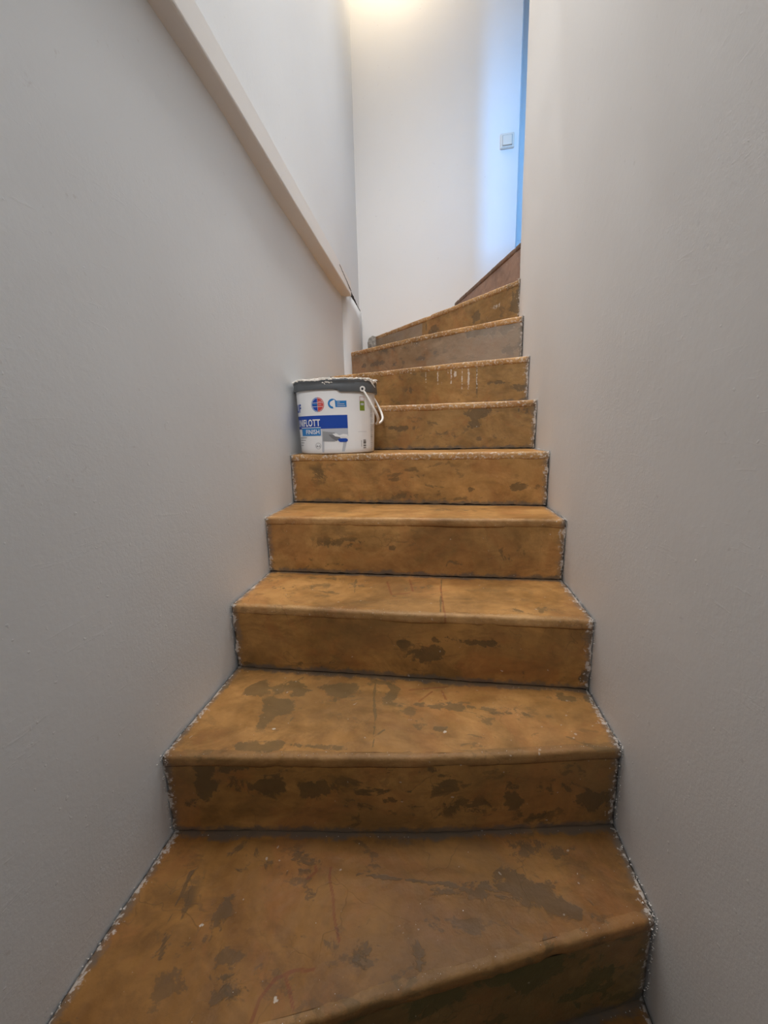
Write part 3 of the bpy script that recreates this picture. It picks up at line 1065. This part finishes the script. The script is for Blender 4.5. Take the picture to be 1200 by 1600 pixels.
def wrap(s, z, off):
    t = z / BH
    x = np.interp(s, _D0, _P0[:, 0]) * (1 - t) + np.interp(s, _D1, _P1[:, 0]) * t
    y = np.interp(s, _D0, _P0[:, 1]) * (1 - t) + np.interp(s, _D1, _P1[:, 1]) * t
    a, b = body_ab(z)
    n = Vector((math.copysign(abs(x / a) ** (NEXP - 1) / a, x), -abs(y / b) ** (NEXP - 1) / b, 0)).normalized()
    return (x + n.x * off, y + n.y * off, z)


def s_of_x(x, z):
    t = z / BH
    return float(np.interp(x, _P0[:, 0], _D0) * (1 - t) + np.interp(x, _P1[:, 0], _D1) * t)


def S(px, z=0.13):     # horizontal place on the label, given as seen from the front
    return s_of_x(px, z) + 0.024


def poly(name, pts, mat, off, parent, maxe=0.004):
    """flat outline (s,z) -> wrapped print"""
    bm = bmesh.new()
    vs = [bm.verts.new((p[0], p[1], 0)) for p in pts]
    f = bm.faces.new(vs)
    bmesh.ops.triangulate(bm, faces=[f])
    for _ in range(6):
        long = [e for e in bm.edges if abs(e.verts[0].co.x - e.verts[1].co.x) > maxe]
        if not long:
            break
        bmesh.ops.subdivide_edges(bm, edges=long, cuts=1)
        bmesh.ops.triangulate(bm, faces=bm.faces[:])
    for v in bm.verts:
        v.co = wrap(v.co.x, v.co.y, off)
    me = bpy.data.meshes.new(name)
    bm.to_mesh(me)
    bm.free()
    o = bpy.data.objects.new(name, me)
    C.objects.link(o)
    me.materials.append(mat)
    o.parent = parent
    return o


def rect(name, s0, s1, z0, z1, mat, off, parent):
    n = max(1, int(abs(s1 - s0) / 0.004))
    V = [wrap(s0 + (s1 - s0) * i / n, z, off) for z in (z0, (z0 + z1) / 2, z1) for i in range(n + 1)]
    F = grid_faces(n + 1, 3)
    return obj(name, V, F, mat, parent, smooth=False)


def disc(name, s, z, r, mat, off, parent, r0=0.0, a0=0.0, a1=2 * math.pi, n=40, wave=0.0):
    V, F = [], []
    for i in range(n + 1):
        a = a0 + (a1 - a0) * i / n
        rr = r * (1 + (wave if i % 2 else 0))
        V.append(wrap(s + rr * math.cos(a), z + rr * math.sin(a), off))
        V.append(wrap(s + r0 * math.cos(a), z + r0 * math.sin(a), off))
    for i in range(n):
        F.append((2 * i, 2 * i + 2, 2 * i + 3, 2 * i + 1))
    return obj(name, V, F, mat, parent, smooth=False)


def text(name, body_, s_right, z0, cap, mat, off, parent, bold=0.0, align='RIGHT', rot=0.0, sq=1.0, width=None):
    cu = bpy.data.curves.new('text_tmp', 'FONT')
    cu.body = body_
    cu.size = 1.0
    cu.offset = bold
    cu.space_character = 1.0 + bold * 2.5
    cu.resolution_u = 3
    to = bpy.data.objects.new('text_tmp', cu)
    C.objects.link(to)
    bpy.context.view_layer.update()
    dg = bpy.context.evaluated_depsgraph_get()
    me0 = bpy.data.meshes.new_from_object(to.evaluated_get(dg))
    bpy.data.objects.remove(to)
    co = np.array([v.co[:] for v in me0.vertices])
    capH = 0.729
    k = cap / capH
    co = co * k
    co[:, 0] *= sq if width is None else width / (co[:, 0].max() - co[:, 0].min())
    w = co[:, 0].max()
    if rot:
        c, s = math.cos(rot), math.sin(rot)
        co = np.stack([co[:, 0] * c - co[:, 1] * s, co[:, 0] * s + co[:, 1] * c, co[:, 2]], axis=1)
        co[:, 0] += s_right
    else:
        co[:, 0] += (s_right - w) if align == 'RIGHT' else s_right - w / 2 if align == 'CENTER' else s_right
    co[:, 1] += z0
    bm = bmesh.new()
    bm.from_mesh(me0)
    for v, c in zip(bm.verts, co):
        v.co = c
    for _ in range(3):
        long = [e for e in bm.edges if e.calc_length() > 0.006]
        if not long:
            break
        bmesh.ops.subdivide_edges(bm, edges=long, cuts=1)
        bmesh.ops.triangulate(bm, faces=bm.faces[:])
    for v in bm.verts:
        v.co = wrap(v.co.x, v.co.y, off)
    me = bpy.data.meshes.new(name)
    bm.to_mesh(me)
    bm.free()
    bpy.data.meshes.remove(me0)
    o = bpy.data.objects.new(name, me)
    C.objects.link(o)
    me.materials.append(mat)
    o.parent = parent
    return o


BLUE = flat('print_blue', (0.010, 0.060, 0.36), 0.4, 0.4)
LBLUE = flat('print_light_blue', (0.018, 0.19, 0.50), 0.4, 0.4)
RED = flat('print_red', (0.58, 0.055, 0.045), 0.4, 0.4)
WHITE = flat('print_white', (0.80, 0.80, 0.80), 0.4, 0.4)
GREY = flat('print_grey', (0.17, 0.17, 0.18), 0.4, 0.4)
LGREY = flat('print_light_grey', (0.47, 0.49, 0.53), 0.4, 0.4)
MGREY = flat('print_mid_grey', (0.28, 0.29, 0.30), 0.4, 0.4)
PALE = flat('print_pale', (0.52, 0.53, 0.55), 0.4, 0.4)
BLACK = flat('print_black', (0.03, 0.03, 0.035), 0.4, 0.4)
GREEN = flat('print_green', (0.20, 0.27, 0.02), 0.4, 0.4)

K = 1 / 413.0           # metres per pixel across the front of the bucket
def X(px): return (px - 525.0) * K
def ZP(py): return max(0.002, (711.5 - py) / 441.0)


B_ = body
# brand word, running away round the left side
text('brand_word', 'KNAUF', S(X(473.5)), ZP(644.5), 0.0285, BLUE, 0.0010, B_, 0.030, width=0.112)
rect('blue_band', S(X(440)) - 0.05, S(X(543.2)), ZP(671.8), ZP(651.2), BLUE, 0.0006, B_)
text('product_word', 'UNIFLOTT', S(X(502.5)), ZP(667.3), 0.0245, WHITE, 0.0016, B_, 0.024, width=0.119)
rect('blue_label', S(X(472.5)), S(X(502.5)), ZP(682.4), ZP(669.5), LBLUE, 0.0010, B_)
rect('white_line', S(X(472.0)), S(X(503.0)), ZP(670.2), ZP(669.3), WHITE, 0.0013, B_)
text('finish_word', 'FINISH', S(X(500.6)), ZP(679.8), 0.0165, WHITE, 0.0016, B_, 0.016, width=0.060)
# round blue and red emblem
es, ez, er = S(X(500)), ZP(634.6), 0.0215
disc('emblem_red', es, ez, er, RED, 0.0006, B_, 0, -math.pi / 2, math.pi / 2, 32)
disc('emblem_blue', es, ez, er, BLUE, 0.0006, B_, 0, math.pi / 2, 3 * math.pi / 2, 32)
disc('emblem_ray', es, ez, er * 1.22, RED, 0.0006, B_, er * 1.06, -math.pi / 2, math.pi / 2, 40, -0.10)
disc('emblem_ray', es, ez, er * 1.22, LBLUE, 0.0006, B_, er * 1.06, math.pi / 2, 3 * math.pi / 2, 40, -0.10)
rect('emblem_line', es - er * 0.93, es + er * 0.93, ez + 0.0055, ez + 0.0068, WHITE, 0.0011, B_)
rect('emblem_line', es - er * 0.93, es + er * 0.93, ez - 0.0075, ez - 0.0062, WHITE, 0.0011, B_)
rect('emblem_line', es - 0.0007, es + 0.0007, ez - er * 0.9, ez + er * 0.9, PALE, 0.0011, B_)
rect('emblem_line', es - er * 0.8, es - er * 0.15, ez - 0.0012, ez + 0.0028, LBLUE, 0.0011, B_)
rect('emblem_line', es + er * 0.15, es + er * 0.7, ez - 0.0012, ez - 0.0002, WHITE, 0.0011, B_)
rect('emblem_line', es + er * 0.15, es + er * 0.8, ez + 0.0105, ez + 0.0115, WHITE, 0.0011, B_)
# blue ring with a figure 1 and its tab
qs, qz = S(X(522.5)), ZP(633.8)
disc('ring', qs, qz, 0.0168, LBLUE, 0.0006, B_, 0.0096, math.radians(20), math.radians(300), 36)
rect('blue_tab', qs + 0.004, S(X(542.8)), ZP(639.2), ZP(629.6), LBLUE, 0.0006, B_)
poly('numeral', [(qs + 0.0035, qz - 0.018), (qs + 0.0105, qz - 0.018), (qs + 0.0085, qz + 0.0125), (qs + 0.0030, qz + 0.0125), (qs - 0.0045, qz + 0.0065), (qs - 0.0045, qz + 0.0010), (qs + 0.0030, qz + 0.0045)], WHITE, 0.0013, B_)
for i, (w0, w1) in enumerate(((0.016, 0.026), (0.016, 0.042), (0.016, 0.045))):
    rect('tab_line', qs + w0, qs + w1, qz + 0.0038 - i * 0.0062, qz + 0.0058 - i * 0.0062, PALE, 0.0011, B_)
# picture: a flat knife over a smoothed surface
g = lambda px, py: (S(X(px)), ZP(py))
poly('picture_beam', [g(504, 676), g(508, 676), g(506, 709), g(503, 709)], LGREY, 0.0006, B_)
poly('picture_beam', [g(536, 692), g(541, 692), g(537, 708), g(533, 708)], LGREY, 0.0006, B_)
poly('picture_ground', [g(503.5, 671.8), g(543.2, 671.8), g(543.2, 684), g(503.5, 684)], LGREY, 0.00055, B_)
poly('picture_blade', [g(505.5, 675.8), g(524, 678), g(520, 685), g(524, 692), g(505, 691.6)], MGREY, 0.0010, B_)
poly('picture_blade', [g(514, 681), g(530, 683), g(532, 688), g(525, 691.5), g(518, 686)], GREY, 0.0013, B_)
poly('picture_filler', [g(520, 680), g(526, 679.5), g(530, 682.5), g(536, 680.5), g(542.5, 681.5), g(542.5, 686), g(532, 685.5), g(524, 684)], WHITE, 0.0016, B_)
poly('picture_handle', [g(528, 688.5), g(531, 687.4), g(540, 687.4), g(542.2, 689.0), g(542.2, 691.6), g(540, 693), g(531, 693), g(528.5, 691.0)], BLUE, 0.0019, B_)
# small print down the left side
for i, w in enumerate((11, 9, 6, 4.5)):
    py = 685.4 + i * 4.1
    rect('print_line', S(X(468.5)), S(X(468.5 + w)), ZP(py + 0.55), ZP(py - 0.55), MGREY, 0.0008, B_)
disc('grade_ring', S(X(497.5)), ZP(698.6), 0.0112, MGREY, 0.0008, B_, 0.0099)
text('grade_text', 'A-2', S(X(497.5)), ZP(700.6), 0.0072, GREY, 0.0010, B_, 0.03, 'CENTER')
# right-hand panel
rect('green_tag', S(X(561.8)), S(X(568.8)), ZP(644.8), ZP(630.2), GREEN, 0.0008, B_)
for a, b, c, d in ((561.8, 568.8, 629.6, 629.0), (561.8, 568.8, 623.8, 623.2), (561.8, 562.4, 629.6, 623.2), (568.2, 568.8, 629.6, 623.2)):
    rect('tag_frame', S(X(a)), S(X(b)), ZP(c), ZP(d), flat('print_rose', (0.42, 0.16, 0.14), 0.4), 0.0008, B_)
rect('tag_line', S(X(563)), S(X(567.6)), ZP(636.5), ZP(633.0), PALE, 0.0011, B_)
rb = random.Random(2)
py = 690.4
while py < 704.4:
    h = rb.choice((0.35, 0.5, 0.8))
    rect('barcode_bar', S(X(565.4)), S(X(569.6)), ZP(py + h), ZP(py), BLACK, 0.0008, B_)
    py += h + rb.choice((0.35, 0.5, 0.6, 1.6))
for i in range(9):
    rect('barcode_digit', S(X(562.0)), S(X(563.0)), ZP(692.2 + i * 1.2), ZP(691.5 + i * 1.2), MGREY, 0.0008, B_)
rect('print_line', S(X(558)), S(X(571)), ZP(677.8), ZP(677.3), PALE, 0.0008, B_)
py = 637.0
while py < 707:
    w = rb.uniform(2.5, 6.0)
    h = rb.choice((0.45, 0.6))
    s0 = S(X(577.6))
    rect('margin_line', s0, s0 + w * K * 1.6, ZP(py + h), ZP(py), LGREY if rb.random() < 0.7 else MGREY, 0.0008, B_)
    py += rb.choice((1.3, 1.5, 2.1))


# ---- bail handle hanging on the right
def tube(name, pts, radii, mat, parent, nseg=12, flatn=1.0):
    P = [Vector(p) for p in pts]
    V, F = [], []
    up = Vector((0.0, 1.0, 0.0))
    for i, p in enumerate(P):
        t = (P[min(i + 1, len(P) - 1)] - P[max(i - 1, 0)]).normalized()
        s = t.cross(up)
        if s.length < 0.15:
            s = t.cross(Vector((1, 0, 0)))
        s.normalize()
        q = t.cross(s).normalized()
        r = radii[i] if hasattr(radii, '__len__') else radii
        for k in range(nseg):
            a = 2 * math.pi * k / nseg
            V.append(p + s * math.cos(a) * r * flatn + q * math.sin(a) * r)
    for i in range(len(P) - 1):
        for k in range(nseg):
            m = (k + 1) % nseg
            F.append((i * nseg + k, i * nseg + m, (i + 1) * nseg + m, (i + 1) * nseg + k))
    F.append(tuple(reversed(range(nseg))))
    F.append(tuple((len(P) - 1) * nseg + k for k in range(nseg)))
    o = obj(name, V, F, mat, parent)
    fix_normals(o)
    return o


def bail():
    x0, z0 = 0.122, 0.2255                          # pivot, near the front right of the lid
    yf = -(B1 + LIP) * (1 - (x0 / (A1 + LIP)) ** NEXP) ** (1 / NEXP) - 0.004
    pts, rad = [], []
    n = 40
    for i in range(n + 1):
        f = i / n
        a = math.pi * f
        y = yf * math.cos(a) * (1.0 + 0.10 * math.sin(a) ** 2)
        drop = math.sin(a) ** 0.75
        x = x0 + 0.062 * math.sin(a) ** 0.7 - 0.026 * math.sin(a) ** 7
        z = z0 - 0.120 * drop
        pts.append((x, y, z))
        e = min(f, 1 - f)
        rad.append(0.0056 + 0.0022 * min(1, e * 6))
    h = tube('handle', pts, rad, M_HANDLE, bucket, 12, 0.62)
    for sgn in (1, -1):
        V, F = [], []
        n = 24
        for y in (0.0, 0.004):
            for i in range(n):
                a = 2 * math.pi * i / n
                V.append((x0 + 0.0098 * math.cos(a), sgn * (yf - 0.001 - (0.004 - y)), z0 + 0.0098 * math.sin(a)))
        for i in range(n):
            k = (i + 1) % n
            F.append((i, k, n + k, n + i))
        F += [tuple(range(n)), tuple(range(n, 2 * n))]
        e = obj('handle_eye', V, F, M_HANDLE, h, smooth=False)
        fix_normals(e)
        V, F = [], []
        for y in (0.0, 0.006):
            for i in range(n):
                a = 2 * math.pi * i / n
                V.append((x0 + 0.0042 * math.cos(a), sgn * (yf - 0.0065 + y), z0 + 0.0042 * math.sin(a)))
        for i in range(n):
            k = (i + 1) % n
            F.append((i, k, n + k, n + i))
        F += [tuple(range(n)), tuple(range(n, 2 * n))]
        e = obj('pivot_pin', V, F, BLACK, h, smooth=False)
        fix_normals(e)


bail()

# ------------------------------------------------------------------ light switch on the back wall
def switch():
    root = empty('light_switch', (0.402, 2.9335, 2.857))
    root.rotation_euler = (0, 0, math.atan2(-0.062, 1.128))
    tag(root, 'square white rocker light switch on the bluish back wall', 'light switch')
    M_SW = flat('switch_plastic', (0.72, 0.67, 0.58), 0.35, 0.5)
    M_SHADE = flat('switch_gap', (0.25, 0.24, 0.22), 0.6)
    fr = slab('frame', -0.0410, 0.0410, -0.011, 0.002, -0.0410, 0.0410, M_SW, None, root, 0.0035)
    slab('rocker_gap', -0.0285, 0.0285, -0.0118, -0.008, -0.0285, 0.0285, M_SHADE, None, fr)
    V = [(-0.027, -0.0125, -0.027), (0.027, -0.0125, -0.027), (0.027, -0.0125, 0.027), (-0.027, -0.0125, 0.027),
         (-0.026, -0.0185, -0.026), (0.026, -0.0185, -0.026), (0.026, -0.0140, 0.026), (-0.026, -0.0140, 0.026)]
    V = [(x, y, z) for x, y, z in V] + [(x, -0.006, z) for x, y, z in V[:4]]
    F = [(4, 5, 6, 7), (0, 1, 5, 4), (1, 2, 6, 5), (2, 3, 7, 6), (3, 0, 4, 7), (8, 9, 1, 0), (9, 10, 2, 1), (10, 11, 3, 2), (11, 8, 0, 3), (11, 10, 9, 8)]
    o = obj('rocker', V, F, M_SW, root, smooth=False)
    fix_normals(o)


switch()


# ------------------------------------------------------------------ warm lamp on the ceiling over the winders (above the frame)
def lamp():
    root = empty('ceiling_lamp', (LAMP_POS[0], LAMP_POS[1], TOP))
    tag(root, 'bare warm bulb in a small white holder above the winding steps', 'lamp')
    M_L = flat('lamp_holder', (0.8, 0.8, 0.78), 0.4)

    def turned(name, rows, mat):
        V, F = [], []
        n = 24
        for r, z in rows:
            for i in range(n):
                a = 2 * math.pi * i / n
                V.append((r * math.cos(a), r * math.sin(a), z))
        for j in range(len(rows) - 1):
            for i in range(n):
                k = (i + 1) % n
                F.append((j * n + i, j * n + k, (j + 1) * n + k, (j + 1) * n + i))
        F += [tuple(range(n)), tuple((len(rows) - 1) * n + i for i in range(n))]
        o = obj(name, V, F, mat, root)
        fix_normals(o)
        return o
    turned('holder', [(0.045, 0.0), (0.045, -0.012), (0.022, -0.02), (0.022, -0.055)], M_L)
    m, nt, b = new_mat('bulb_glow')
    b.inputs['Base Color'].default_value = (1, 0.9, 0.75, 1)
    b.inputs['Emission Color'].default_value = (1.0, 0.72, 0.40, 1)
    b.inputs['Emission Strength'].default_value = 6.0
    turned('bulb', [(0.013, -0.055), (0.017, -0.064), (0.027, -0.078), (0.030, -0.092), (0.026, -0.106), (0.014, -0.116), (0.002, -0.119)], m)
    d = bpy.data.lights.new('bulb_light', 'POINT')
    d.energy = LAMP_W
    d.color = (1.0, 0.80, 0.55)
    d.shadow_soft_size = 0.05
    o = bpy.data.objects.new('bulb_light', d)
    C.objects.link(o)
    o.location = (LAMP_POS[0], LAMP_POS[1], TOP - 0.19)


lamp()
